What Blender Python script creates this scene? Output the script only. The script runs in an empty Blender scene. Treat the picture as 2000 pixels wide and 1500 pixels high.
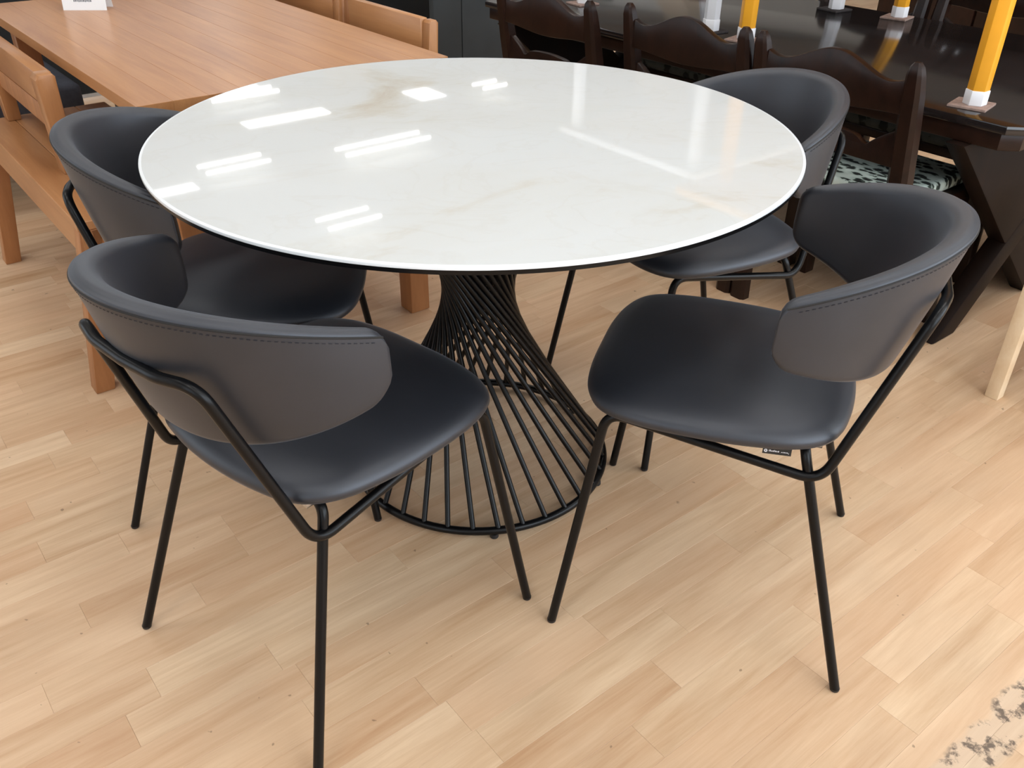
import bpy, bmesh, math, random
from mathutils import Vector, Matrix
random.seed(11)
S = bpy.context.scene
COL = S.collection
PI = math.pi

# ------------------------------------------------------------------ camera
CAM_LOC = Vector((0.0708, -1.6118, 1.2239))
F_PX, PITCH, ROLL = 1726.94, 0.5705, 0.0122
cp, sp = math.cos(PITCH), math.sin(PITCH)
_F = Vector((0, cp, -sp)); _R = Vector((1, 0, 0)); _U = Vector((0, sp, cp))
cr, sr = math.cos(ROLL), math.sin(ROLL)
CR = _R * cr + _U * sr; CU = _U * cr - _R * sr; CF = _F
cd = bpy.data.cameras.new('camera'); cam = bpy.data.objects.new('camera', cd); COL.objects.link(cam)
cd.sensor_fit = 'HORIZONTAL'; cd.sensor_width = 36.0; cd.lens = 36.0 * F_PX / 2000.0
cd.clip_start = 0.02; cd.clip_end = 200
mw = Matrix((CR, CU, -CF)).transposed().to_4x4(); mw.translation = CAM_LOC
cam.matrix_world = mw
S.camera = cam

# ------------------------------------------------------------------ light and exposure
S.view_settings.view_transform = 'Standard'
S.view_settings.look = 'None'
S.view_settings.gamma = 1.0
S.view_settings.use_curve_mapping = False
S.view_settings.exposure = 0.72
S.cycles.use_denoising = True
wd = bpy.data.worlds.new('shop_daylight'); S.world = wd; wd.use_nodes = True
bg = wd.node_tree.nodes['Background']
bg.inputs[0].default_value = (0.80, 0.90, 1.0, 1); bg.inputs[1].default_value = 1.2

# shop grid: M runs along the chair rows (to the lower right), W runs along the floor boards (to the upper right)
GA = math.radians(128.7)
ML = Vector((-math.cos(GA), -math.sin(GA), 0)); WL = Vector((math.sin(GA), -math.cos(GA), 0))
GROT = math.atan2(ML.y, ML.x)          # rotation whose local x = M, local y = W
def G(m, w, z=0.0): return ML * m + WL * w + Vector((0, 0, z))

CEIL = 3.6
M0, M1, W0, W1 = -13.5, 3.8, -3.6, 11.5      # extent of the shop along M and W
def area_light(name, loc, direction, sx, sy, power, col):
    ld = bpy.data.lights.new(name, 'AREA'); ld.shape = 'RECTANGLE'; ld.size = sx; ld.size_y = sy
    ld.energy = power; ld.color = col
    o = bpy.data.objects.new(name, ld); COL.objects.link(o)
    o.location = loc; o.rotation_euler = Vector(direction).to_track_quat('-Z', 'Y').to_euler()
    return o
DAY = (0.82, 0.91, 1.0)
WIN_RIGHT = [(0.1, 2.3), (2.7, 2.3), (5.3, 2.3)]      # (centre along W, width) of the panes in the right wall
for i, (w, sx) in enumerate(WIN_RIGHT):
    area_light('window_daylight', G(M1 - 0.08, w, 1.65), -ML, sx, 2.1, 34, DAY)
WIN_BACK = [(-1.6, 2.4), (1.2, 2.4), (4.0, 2.4), (6.8, 2.4), (9.6, 2.4)]   # (centre along W, width) of the panes in the far wall
for i, (w, sx) in enumerate(WIN_BACK):
    area_light('window_daylight', G(M0 + 0.08, w, 1.65), ML, sx, 2.1, 5, DAY)
WIN_FRONT = [(-5.5, 2.4), (-2.6, 2.4), (2.0, 2.4)]      # (centre along M, width) of the panes in the front wall
for i, (m, sx) in enumerate(WIN_FRONT):
    area_light('window_daylight', G(m, W0 + 0.08, 1.65), WL, sx, 2.1, 4, DAY)

# ------------------------------------------------------------------ material helpers
def new_mat(name):
    m = bpy.data.materials.new(name); m.use_nodes = True
    nt = m.node_tree
    return m, nt, nt.nodes['Principled BSDF']
def nd(nt, typ, **kw):
    n = nt.nodes.new(typ)
    for k, v in kw.items():
        if k in n.inputs: n.inputs[k].default_value = v
        else: setattr(n, k, v)
    return n
def ramp(nt, fac, stops):
    r = nt.nodes.new('ShaderNodeValToRGB'); e = r.color_ramp.elements
    while len(e) < len(stops): e.new(0.5)
    for el, (p, c) in zip(e, stops):
        el.position = p; el.color = (*c, 1) if len(c) == 3 else c
    nt.links.new(fac, r.inputs[0]); return r.outputs[0]
def srgb(r, g, b):
    f = lambda c: (c / 255 / 12.92) if c / 255 <= 0.04045 else ((c / 255 + 0.055) / 1.055) ** 2.4
    return (f(r), f(g), f(b))
def mix(nt, fac, a, b, mode='MIX'):
    n = nt.nodes.new('ShaderNodeMix'); n.data_type = 'RGBA'; n.blend_type = mode
    for sock, v in ((n.inputs[0], fac), (n.inputs[6], a), (n.inputs[7], b)):
        if isinstance(v, bpy.types.NodeSocket): nt.links.new(v, sock)
        elif isinstance(v, (int, float)): sock.default_value = v
        else: sock.default_value = (*v, 1) if len(v) == 3 else v
    return n.outputs[2]
def math_n(nt, op, a, b=None, clamp=False):
    n = nt.nodes.new('ShaderNodeMath'); n.operation = op; n.use_clamp = clamp
    for sock, v in ((n.inputs[0], a), (n.inputs[1], b)):
        if v is None: continue
        if isinstance(v, bpy.types.NodeSocket): nt.links.new(v, sock)
        else: sock.default_value = v
    return n.outputs[0]
def simple(name, col, rough=0.5, metal=0.0, spec=0.5, noise=0.0, scale=20.0, bump=0.0):
    m, nt, b = new_mat(name)
    b.inputs['Base Color'].default_value = (*col, 1); b.inputs['Roughness'].default_value = rough
    b.inputs['Metallic'].default_value = metal; b.inputs['Specular IOR Level'].default_value = spec
    if noise or bump:
        tc = nd(nt, 'ShaderNodeTexCoord'); n = nd(nt, 'ShaderNodeTexNoise', Scale=scale, Detail=4.0)
        nt.links.new(tc.outputs['Object'], n.inputs['Vector'])
        if noise:
            c = ramp(nt, n.outputs['Fac'], [(0.3, tuple(x * (1 - noise) for x in col)), (0.7, tuple(min(1, x * (1 + noise)) for x in col))])
            nt.links.new(c, b.inputs['Base Color'])
        if bump:
            bp = nd(nt, 'ShaderNodeBump', Strength=bump, Distance=0.002)
            nt.links.new(n.outputs['Fac'], bp.inputs['Height']); nt.links.new(bp.outputs[0], b.inputs['Normal'])
    return m
def emit(name, col, strength):
    m, nt, b = new_mat(name)
    b.inputs['Base Color'].default_value = (0.8, 0.8, 0.8, 1)
    b.inputs['Emission Color'].default_value = (*col, 1); b.inputs['Emission Strength'].default_value = strength
    return m

def wood_nodes(nt, vec, tone, light, dark, grain_scale=1.0):
    """stretched grain along local y of vec; tone 0..1 shifts between light and dark"""
    mp = nd(nt, 'ShaderNodeMapping'); mp.inputs['Scale'].default_value = (38 * grain_scale, 2.2 * grain_scale, 20 * grain_scale)
    nt.links.new(vec, mp.inputs['Vector'])
    n1 = nd(nt, 'ShaderNodeTexNoise', Scale=1.0, Detail=6.0, Roughness=0.62, Distortion=0.6)
    nt.links.new(mp.outputs[0], n1.inputs['Vector'])
    mp2 = nd(nt, 'ShaderNodeMapping'); mp2.inputs['Scale'].default_value = (9 * grain_scale, 1.3 * grain_scale, 6 * grain_scale)
    nt.links.new(vec, mp2.inputs['Vector'])
    n2 = nd(nt, 'ShaderNodeTexNoise', Scale=1.0, Detail=3.0, Roughness=0.5, Distortion=1.6)
    nt.links.new(mp2.outputs[0], n2.inputs['Vector'])
    mp3 = nd(nt, 'ShaderNodeMapping'); mp3.inputs['Scale'].default_value = (210 * grain_scale, 9 * grain_scale, 120 * grain_scale)
    nt.links.new(vec, mp3.inputs['Vector'])
    n3 = nd(nt, 'ShaderNodeTexNoise', Scale=1.0, Detail=4.0, Roughness=0.7, Distortion=0.4)
    nt.links.new(mp3.outputs[0], n3.inputs['Vector'])
    g = math_n(nt, 'ADD', math_n(nt, 'MULTIPLY', n1.outputs['Fac'], 0.46), math_n(nt, 'MULTIPLY', n2.outputs['Fac'], 0.36))
    g = math_n(nt, 'ADD', g, math_n(nt, 'MULTIPLY', n3.outputs['Fac'], 0.18))
    g = math_n(nt, 'ADD', math_n(nt, 'MULTIPLY', math_n(nt, 'SUBTRACT', g, 0.5), 2.5), tone, True)
    return mix(nt, g, light, dark), n1.outputs['Fac']

def floor_mat(name, mode):
    m, nt, b = new_mat(name)
    geo = nd(nt, 'ShaderNodeNewGeometry')
    rot = nd(nt, 'ShaderNodeMapping'); rot.inputs['Rotation'].default_value = (0, 0, -GROT)
    nt.links.new(geo.outputs['Position'], rot.inputs['Vector'])
    sep = nd(nt, 'ShaderNodeSeparateXYZ'); nt.links.new(rot.outputs[0], sep.inputs[0])
    if mode == 'object':
        oi = nd(nt, 'ShaderNodeObjectInfo'); tone_col = oi.outputs['Color']
    elif mode == 'attr':
        at = nd(nt, 'ShaderNodeAttribute', attribute_name='tone'); tone_col = at.outputs['Color']
    else:
        br = nd(nt, 'ShaderNodeTexBrick')
        br.inputs['Scale'].default_value = 1.0; br.inputs['Brick Width'].default_value = 0.42; br.inputs['Row Height'].default_value = 0.072
        br.inputs['Mortar Size'].default_value = 0.0005
        br.inputs['Color1'].default_value = (0.2, 0.3, 0.5, 1); br.inputs['Color2'].default_value = (0.7, 0.6, 0.5, 1)
        sw = nd(nt, 'ShaderNodeCombineXYZ'); nt.links.new(sep.outputs[1], sw.inputs[0]); nt.links.new(sep.outputs[0], sw.inputs[1])
        nt.links.new(sw.outputs[0], br.inputs['Vector']); tone_col = br.outputs['Color']
    ts = nd(nt, 'ShaderNodeSeparateColor'); nt.links.new(tone_col, ts.inputs[0])
    off = nd(nt, 'ShaderNodeCombineXYZ')
    nt.links.new(math_n(nt, 'MULTIPLY', ts.outputs[2], 37.0), off.inputs[0]); nt.links.new(math_n(nt, 'MULTIPLY', ts.outputs[1], 53.0), off.inputs[1])
    add = nd(nt, 'ShaderNodeVectorMath', operation='ADD')
    nt.links.new(rot.outputs[0], add.inputs[0]); nt.links.new(off.outputs[0], add.inputs[1])
    tone = math_n(nt, 'ADD', math_n(nt, 'MULTIPLY', ts.outputs[0], 0.62), 0.12)
    col, fine = wood_nodes(nt, add.outputs[0], tone, srgb(227, 198, 164), srgb(177, 135, 96))
    # some staves pinker, some yellower
    col = mix(nt, math_n(nt, 'MULTIPLY', ts.outputs[1], 0.30), col, srgb(206, 158, 122), 'MIX')
    # small specks of dirt and scratches
    sp_ = nd(nt, 'ShaderNodeTexNoise', Scale=46.0, Detail=2.0); nt.links.new(geo.outputs['Position'], sp_.inputs['Vector'])
    speck = ramp(nt, sp_.outputs['Fac'], [(0.735, (0, 0, 0)), (0.76, (1, 1, 1))])
    col = mix(nt, math_n(nt, 'MULTIPLY', speck, 0.55), col, srgb(96, 72, 52))
    sc = nd(nt, 'ShaderNodeTexNoise', Scale=3.2, Detail=5.0); nt.links.new(geo.outputs['Position'], sc.inputs['Vector'])
    col = mix(nt, math_n(nt, 'MULTIPLY', ramp(nt, sc.outputs['Fac'], [(0.5, (0, 0, 0)), (0.75, (1, 1, 1))]), 0.22), col, srgb(168, 146, 122))
    # worn patch whose print has flaked off, beside the seam in the right foreground
    n3 = nd(nt, 'ShaderNodeTexNoise', Scale=26.0, Detail=7.0, Roughness=0.66); nt.links.new(geo.outputs['Position'], n3.inputs['Vector'])
    n4 = nd(nt, 'ShaderNodeTexNoise', Scale=11.0, Detail=3.0); nt.links.new(geo.outputs['Position'], n4.inputs['Vector'])
    mm = math_n(nt, 'ADD', sep.outputs[0], math_n(nt, 'MULTIPLY', math_n(nt, 'SUBTRACT', n4.outputs['Fac'], 0.5), 0.055))
    dm = math_n(nt, 'ABSOLUTE', math_n(nt, 'SUBTRACT', mm, 1.092))
    band = math_n(nt, 'SUBTRACT', 1.0, math_n(nt, 'DIVIDE', dm, 0.034), True)
    wlim = math_n(nt, 'MULTIPLY', math_n(nt, 'MULTIPLY', math_n(nt, 'SUBTRACT', sep.outputs[1], -0.02), 12.0, True),
                  math_n(nt, 'MULTIPLY', math_n(nt, 'SUBTRACT', 0.62, sep.outputs[1]), 6.0, True), True)
    worn = math_n(nt, 'MULTIPLY', math_n(nt, 'MULTIPLY', band, 3.5, True), wlim, True)
    col = mix(nt, math_n(nt, 'MULTIPLY', worn, 0.3), col, srgb(196, 184, 168))
    blk = ramp(nt, n3.outputs['Fac'], [(0.50, (0, 0, 0)), (0.57, (1, 1, 1))])
    col = mix(nt, math_n(nt, 'MULTIPLY', math_n(nt, 'MULTIPLY', worn, blk), 0.85), col, srgb(74, 62, 54))
    nt.links.new(col, b.inputs['Base Color'])
    rg = math_n(nt, 'ADD', math_n(nt, 'MULTIPLY', sc.outputs['Fac'], 0.16), 0.30)
    nt.links.new(rg, b.inputs['Roughness'])
    b.inputs['Specular IOR Level'].default_value = 0.4
    bp = nd(nt, 'ShaderNodeBump', Strength=0.05, Distance=0.001); nt.links.new(fine, bp.inputs['Height']); nt.links.new(bp.outputs[0], b.inputs['Normal'])
    return m

def wood_mat(name, light, dark, rough=0.4, tone=0.45, gs=1.0, spec=0.4, coat=0.0, axis='y'):
    m, nt, b = new_mat(name)
    tc = nd(nt, 'ShaderNodeTexCoord'); oi = nd(nt, 'ShaderNodeObjectInfo')
    off = nd(nt, 'ShaderNodeCombineXYZ')
    nt.links.new(math_n(nt, 'MULTIPLY', oi.outputs['Random'], 31.0), off.inputs[0]); nt.links.new(math_n(nt, 'MULTIPLY', oi.outputs['Random'], 17.0), off.inputs[1])
    add = nd(nt, 'ShaderNodeVectorMath', operation='ADD'); nt.links.new(off.outputs[0], add.inputs[1])
    if axis == 'y': nt.links.new(tc.outputs['Object'], add.inputs[0])
    else:
        sx = nd(nt, 'ShaderNodeSeparateXYZ'); cx = nd(nt, 'ShaderNodeCombineXYZ'); nt.links.new(tc.outputs['Object'], sx.inputs[0])
        for k, src in enumerate({'x': (1, 0, 2), 'z': (0, 2, 1)}[axis]): nt.links.new(sx.outputs[src], cx.inputs[k])
        nt.links.new(cx.outputs[0], add.inputs[0])
    t = math_n(nt, 'ADD', math_n(nt, 'MULTIPLY', oi.outputs['Random'], 0.22), tone - 0.11)
    col, fine = wood_nodes(nt, add.outputs[0], t, light, dark, gs)
    nt.links.new(col, b.inputs['Base Color']); b.inputs['Roughness'].default_value = rough
    b.inputs['Specular IOR Level'].default_value = spec; b.inputs['Coat Weight'].default_value = coat; b.inputs['Coat Roughness'].default_value = 0.08
    return m

MAT = {}
MAT['floor_obj'] = floor_mat('laminate_stave', 'object')
MAT['floor_attr'] = floor_mat('laminate_stave_far', 'attr')
MAT['floor_far'] = floor_mat('laminate_beyond', 'brick')
MAT['joint'] = simple('floor_joint', srgb(120, 88, 60), 0.8)
MAT['leather'] = None
def leather():
    m, nt, b = new_mat('grey_brown_leatherette')
    tc = nd(nt, 'ShaderNodeTexCoord')
    n = nd(nt, 'ShaderNodeTexNoise', Scale=9.0, Detail=5.0, Roughness=0.6); nt.links.new(tc.outputs['Object'], n.inputs['Vector'])
    col = ramp(nt, n.outputs['Fac'], [(0.3, srgb(27, 29, 35)), (0.7, srgb(36, 37, 43))])
    nt.links.new(col, b.inputs['Base Color'])
    b.inputs['Roughness'].default_value = 0.47; b.inputs['Specular IOR Level'].default_value = 0.85; b.inputs['Specular Tint'].default_value = (0.88, 0.92, 1.0, 1)
    b.inputs['Sheen Weight'].default_value = 0.12; b.inputs['Sheen Roughness'].default_value = 0.35; b.inputs['Sheen Tint'].default_value = (0.86, 0.91, 1.0, 1)
    f = nd(nt, 'ShaderNodeTexNoise', Scale=420.0, Detail=2.0); nt.links.new(tc.outputs['Object'], f.inputs['Vector'])
    bp = nd(nt, 'ShaderNodeBump', Strength=0.08, Distance=0.0006); nt.links.new(f.outputs['Fac'], bp.inputs['Height']); nt.links.new(bp.outputs[0], b.inputs['Normal'])
    return m
MAT['leather'] = leather()
MAT['piping'] = simple('leather_piping', srgb(16, 16, 18), 0.6)
MAT['thread'] = simple('grey_thread', srgb(44, 44, 50), 0.8, 0, 0.3)
MAT['black_metal'] = simple('black_powder_coat', (0.0025, 0.0025, 0.003), 0.32, 0.0, 0.26)
MAT['rubber'] = simple('black_plastic', (0.012, 0.012, 0.014), 0.4)
MAT['steel'] = simple('bright_steel', (0.55, 0.56, 0.58), 0.25, 1.0)
def marble():
    m, nt, b = new_mat('onyx_pattern_glass')
    tc = nd(nt, 'ShaderNodeTexCoord')
    mp = nd(nt, 'ShaderNodeMapping'); mp.inputs['Scale'].default_value = (1.5, 2.6, 1); mp.inputs['Rotation'].default_value = (0, 0, 0.5); mp.inputs['Location'].default_value = (5.3, 2.9, 0)
    nt.links.new(tc.outputs['Object'], mp.inputs['Vector'])
    n = nd(nt, 'ShaderNodeTexNoise', Scale=1.0, Detail=7.0, Roughness=0.6, Distortion=1.1); nt.links.new(mp.outputs[0], n.inputs['Vector'])
    # warm clouds lie mostly in one part of the slab
    dv = nd(nt, 'ShaderNodeVectorMath', operation='DISTANCE'); dv.inputs[1].default_value = (-0.16, 0.24, 0.74)
    nt.links.new(tc.outputs['Object'], dv.inputs[0])
    spot = math_n(nt, 'MULTIPLY', math_n(nt, 'SUBTRACT', 1.0, math_n(nt, 'DIVIDE', dv.outputs['Value'], 0.42), True), 0.16)
    col = ramp(nt, math_n(nt, 'ADD', n.outputs['Fac'], math_n(nt, 'SUBTRACT', spot, 0.055)), [(0.42, srgb(207, 210, 210)), (0.56, srgb(205, 207, 205)), (0.64, srgb(196, 192, 182)), (0.74, srgb(181, 170, 151))])
    n2 = nd(nt, 'ShaderNodeTexNoise', Scale=2.1, Detail=6.0, Distortion=2.4); nt.links.new(mp.outputs[0], n2.inputs['Vector'])
    vein = ramp(nt, n2.outputs['Fac'], [(0.47, (0, 0, 0)), (0.50, (1, 1, 1)), (0.53, (0, 0, 0))])
    col = mix(nt, math_n(nt, 'MULTIPLY', vein, 0.10), col, srgb(186, 178, 164))
    nt.links.new(col, b.inputs['Base Color'])
    b.inputs['Roughness'].default_value = 0.025; b.inputs['Specular IOR Level'].default_value = 0.5
    return m
MAT['marble'] = marble()
MAT['white_edge'] = simple('white_glass_edge', (0.80, 0.83, 0.85), 0.15)
TK_L, TK_D = srgb(190, 138, 92), srgb(144, 92, 52)
MAT['teak'] = wood_mat('oiled_alder', TK_L, TK_D, 0.30, 0.40, 0.75, axis='x')
MAT['teak_dark'] = wood_mat('oiled_alder_heartwood', srgb(186, 130, 84), srgb(136, 86, 50), 0.4, 0.5, 0.75, axis='z')
MAT['teak_z'] = wood_mat('oiled_alder_upright', TK_L, TK_D, 0.35, 0.45, 0.75, axis='z')
MAT['darkwood'] = wood_mat('dark_stained_oak', srgb(46, 27, 19), srgb(20, 12, 9), 0.34, 0.5, 0.9, 0.25, 0.0)
MAT['darkwood_matte'] = wood_mat('dark_stained_oak_dull', srgb(34, 21, 15), srgb(16, 10, 8), 0.5, 0.5, 0.9, 0.12, 0.0, 'z')
MAT['darktop'] = wood_mat('dark_polished_oak', srgb(40, 34, 33), srgb(20, 17, 17), 0.12, 0.5, 0.6, 0.6, 0.0, 'x')
MAT['pale'] = wood_mat('pale_beech', srgb(240, 222, 192), srgb(220, 190, 150), 0.45, 0.4, 0.8)
MAT['slate'] = simple('slate_grey_board', srgb(60, 66, 70), 0.75, 0, 0.3, 0.1, 6)
MAT['slate_dark'] = simple('charcoal_board', srgb(30, 34, 38), 0.75, 0, 0.3, 0.1, 6)
MAT['dark_fabric'] = simple('charcoal_fabric', srgb(62, 64, 72), 0.9, 0, 0.2, 0.15, 60)
MAT['black'] = simple('black_lacquer', (0.012, 0.012, 0.012), 0.5)
MAT['orange'] = simple('orange_paint', srgb(236, 166, 44), 0.38, 0, 0.4, 0.06, 12)
MAT['white_plastic'] = simple('white_plastic', (0.80, 0.80, 0.82), 0.4)
MAT['felt'] = simple('brown_felt', srgb(150, 128, 118), 0.95, 0, 0.1, 0.2, 90)
MAT['felt_dark'] = simple('dark_felt', srgb(66, 62, 62), 0.95, 0, 0.1, 0.2, 90)
MAT['paper'] = simple('white_card', (0.82, 0.83, 0.84), 0.6)
MAT['print'] = simple('grey_print', srgb(120, 126, 132), 0.7)
MAT['print_white'] = simple('white_print', (0.75, 0.75, 0.8), 0.6)
MAT['ceiling'] = simple('ceiling_board', (0.50, 0.51, 0.51), 0.8, 0, 0.2, 0.03, 3)
MAT['wall'] = simple('painted_wall', (0.72, 0.70, 0.66), 0.8, 0, 0.2, 0.03, 2)
MAT['wall_beige'] = simple('beige_pillar', (0.70, 0.62, 0.52), 0.7, 0, 0.2, 0.04, 3)
MAT['soffit'] = simple('grey_soffit', (0.42, 0.43, 0.42), 0.8)
MAT['frame'] = simple('white_window_frame', (0.75, 0.75, 0.75), 0.4)
MAT['tube'] = emit('fluorescent_tube', (1.0, 0.98, 0.93), 8.0)
MAT['panel'] = emit('lit_diffuser', (1.0, 0.99, 0.97), 4.0)
def floral(name='leaf_print_fabric', k=1.0):
    m, nt, b = new_mat(name)
    tc = nd(nt, 'ShaderNodeTexCoord')
    mp = nd(nt, 'ShaderNodeMapping'); mp.inputs['Scale'].default_value = (26, 44, 20); mp.inputs['Rotation'].default_value = (0, 0, 0.6)
    nt.links.new(tc.outputs['Object'], mp.inputs['Vector'])
    n = nd(nt, 'ShaderNodeTexNoise', Scale=1.0, Detail=2.0, Distortion=1.2); nt.links.new(mp.outputs[0], n.inputs['Vector'])
    v = nd(nt, 'ShaderNodeTexVoronoi', Scale=1.0); nt.links.new(mp.outputs[0], v.inputs['Vector'])
    f = math_n(nt, 'ADD', math_n(nt, 'MULTIPLY', v.outputs['Distance'], 0.55), math_n(nt, 'MULTIPLY', n.outputs['Fac'], 0.55))
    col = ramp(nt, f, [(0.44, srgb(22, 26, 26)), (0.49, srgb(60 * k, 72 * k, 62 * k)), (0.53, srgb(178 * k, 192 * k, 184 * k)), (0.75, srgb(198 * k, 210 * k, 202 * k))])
    nt.links.new(col, b.inputs['Base Color']); b.inputs['Roughness'].default_value = 0.9
    return m
MAT['floral'] = floral()
MAT['floral_dark'] = floral('dark_leaf_print_fabric', 0.36)  # same leaf print, with the shade under the table put into its colour

# ------------------------------------------------------------------ mesh helpers
def link(o, parent=None):
    COL.objects.link(o)
    if parent is not None: o.parent = parent
    return o
def tag(o, label=None, cat=None, group=None, kind=None):
    if label: o['label'] = label
    if cat: o['category'] = cat
    if group: o['group'] = group
    if kind: o['kind'] = kind
    return o
def thing(name, label, cat, loc=(0, 0, 0), rz=0.0, group=None):
    o = bpy.data.objects.new(name, None); o.empty_display_size = 0.1
    link(o); o.location = loc; o.rotation_euler = (0, 0, rz)
    return tag(o, label, cat, group)
def mobj(name, verts, faces, mat, parent=None, smooth=False, angle=None):
    me = bpy.data.meshes.new(name); me.from_pydata([tuple(v) for v in verts], [], faces); me.update()
    bm = bmesh.new(); bm.from_mesh(me); bmesh.ops.recalc_face_normals(bm, faces=bm.faces); bm.to_mesh(me); bm.free()
    if mat: me.materials.append(MAT[mat] if isinstance(mat, str) else mat)
    if smooth:
        me.polygons.foreach_set('use_smooth', [True] * len(me.polygons))
        if angle:
            me.set_sharp_from_angle(angle=angle)
    return link(bpy.data.objects.new(name, me), parent)
def box_geo(x0, x1, y0, y1, z0, z1):
    v = [(x, y, z) for z in (z0, z1) for y in (y0, y1) for x in (x0, x1)]
    f = [(0, 2, 3, 1), (4, 5, 7, 6), (0, 1, 5, 4), (2, 6, 7, 3), (0, 4, 6, 2), (1, 3, 7, 5)]
    return v, f
def box(name, x0, x1, y0, y1, z0, z1, mat, parent=None, bevel=0.0, seg=2):
    v, f = box_geo(x0, x1, y0, y1, z0, z1)
    if not bevel: return mobj(name, v, f, mat, parent)
    bm = bmesh.new(); bv = [bm.verts.new(p) for p in v]
    for q in f: bm.faces.new([bv[i] for i in q])
    bmesh.ops.bevel(bm, geom=list(bm.edges), offset=bevel, segments=seg, profile=0.5, affect='EDGES')
    return bm_obj(name, bm, mat, parent, True)
def bm_obj(name, bm, mat, parent=None, smooth=False, ang=0.6):
    bmesh.ops.recalc_face_normals(bm, faces=bm.faces)
    me = bpy.data.meshes.new(name); bm.to_mesh(me); bm.free()
    if mat: me.materials.append(MAT[mat] if isinstance(mat, str) else mat)
    if smooth:
        me.polygons.foreach_set('use_smooth', [True] * len(me.polygons)); me.set_sharp_from_angle(angle=ang)
    return link(bpy.data.objects.new(name, me), parent)
def fillet_path(pts, radii, n=8):
    pts = [Vector(p) for p in pts]; out = [pts[0]]
    for i in range(1, len(pts) - 1):
        r = radii[i] if isinstance(radii, (list, tuple)) else radii
        a, b, c = pts[i - 1], pts[i], pts[i + 1]
        u = (a - b); w = (c - b); lu, lw = u.length, w.length; u.normalize(); w.normalize()
        th = u.angle(w)
        if r <= 0 or th > PI - 0.01: out.append(b); continue
        t = min(r / math.tan(th / 2), lu * 0.49, lw * 0.49)
        p0 = b + u * t; p1 = b + w * t
        for k in range(n + 1):
            s = k / n
            out.append(p0 * (1 - s) ** 2 + b * 2 * s * (1 - s) + p1 * s ** 2)
    out.append(pts[-1]); return out
def tube_geo(path, r, n=12, closed=False, taper=None):
    P = [Vector(p) for p in path]; N = len(P); verts = []; faces = []
    tan = []
    for i in range(N):
        if closed: d = P[(i + 1) % N] - P[i - 1]
        else: d = P[min(i + 1, N - 1)] - P[max(i - 1, 0)]
        tan.append(d.normalized())
    ref = Vector((0, 0, 1)) if abs(tan[0].z) < 0.9 else Vector((1, 0, 0))
    nrm = (ref - tan[0] * ref.dot(tan[0])).normalized()
    for i in range(N):
        nrm = (nrm - tan[i] * nrm.dot(tan[i])).normalized(); bi = tan[i].cross(nrm)
        rr = r if taper is None else r * taper(i / (N - 1))
        for k in range(n):
            a = 2 * PI * k / n
            verts.append(P[i] + (nrm * math.cos(a) + bi * math.sin(a)) * rr)
    for i in range(N if closed else N - 1):
        j = (i + 1) % N
        for k in range(n):
            k2 = (k + 1) % n
            faces.append((i * n + k, i * n + k2, j * n + k2, j * n + k))
    if not closed:
        faces.append(tuple(range(n))); faces.append(tuple((N - 1) * n + k for k in range(n)))
    return verts, faces
def tube(name, path, r, mat, parent=None, n=12, closed=False, taper=None):
    v, f = tube_geo(path, r, n, closed, taper)
    return mobj(name, v, f, mat, parent, True, 0.8)
def lathe(name, prof, mat, parent=None, n=96, smooth=True, ang=0.5, ring=False):
    verts = []; faces = []
    K = len(prof)
    for k in range(n):
        a = 2 * PI * k / n
        for (r, z) in prof: verts.append((r * math.cos(a), r * math.sin(a), z))
    for k in range(n):
        k2 = (k + 1) % n
        for i in range(K if ring else K - 1):
            i2 = (i + 1) % K
            faces.append((k * K + i, k2 * K + i, k2 * K + i2, k * K + i2))
    me_faces = faces
    if ring: pass
    elif prof[0][0] > 1e-6: me_faces = me_faces + [tuple(k * K for k in range(n))]
    if not ring and prof[-1][0] > 1e-6: me_faces = me_faces + [tuple(k * K + K - 1 for k in range(n))]
    o = mobj(name, verts, me_faces, mat, parent, smooth, ang)
    bm = bmesh.new(); bm.from_mesh(o.data); bmesh.ops.remove_doubles(bm, verts=bm.verts, dist=1e-6)
    bmesh.ops.recalc_face_normals(bm, faces=bm.faces); bm.to_mesh(o.data); bm.free()
    return o
def prism(name, poly, axis, a0, a1, mat, parent=None, bevel=0.0):
    """poly is a list of 2D points; axis 'x','y','z' is the extrusion axis from a0 to a1"""
    def p3(p, a):
        if axis == 'y': return (p[0], a, p[1])
        if axis == 'x': return (a, p[0], p[1])
        return (p[0], p[1], a)
    bm = bmesh.new()
    lo = [bm.verts.new(p3(p, a0)) for p in poly]; hi = [bm.verts.new(p3(p, a1)) for p in poly]
    n = len(poly); bm.faces.new(lo); bm.faces.new(hi[::-1])
    for i in range(n): bm.faces.new((lo[i], hi[i], hi[(i + 1) % n], lo[(i + 1) % n]))
    if bevel:
        ed = [e for e in bm.edges if len(e.link_faces) == 2 and e.link_faces[0].normal.angle(e.link_faces[1].normal, 0) > 0.9]
        bmesh.ops.recalc_face_normals(bm, faces=bm.faces)
        ed = [e for e in bm.edges if len(e.link_faces) == 2 and e.calc_face_angle(0) > 0.9]
        bmesh.ops.bevel(bm, geom=ed, offset=bevel, segments=2, profile=0.5, affect='EDGES')
    return bm_obj(name, bm, mat, parent, True, 0.5)
def copy_tree(root, loc, rz, label, group=None):
    r = root.copy(); link(r); r.location = loc; r.rotation_euler = (0, 0, rz); r['label'] = label
    if group: r['group'] = group
    for ch in list(root.children):
        c = ch.copy(); link(c, r)
        for g in list(ch.children):
            d = g.copy(); link(d, c)
    return r
def to_px(p):
    d = Vector(p) - CAM_LOC; z = d.dot(CF)
    return (1000 + F_PX * d.dot(CR) / z, 750 - F_PX * d.dot(CU) / z, z)

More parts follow.
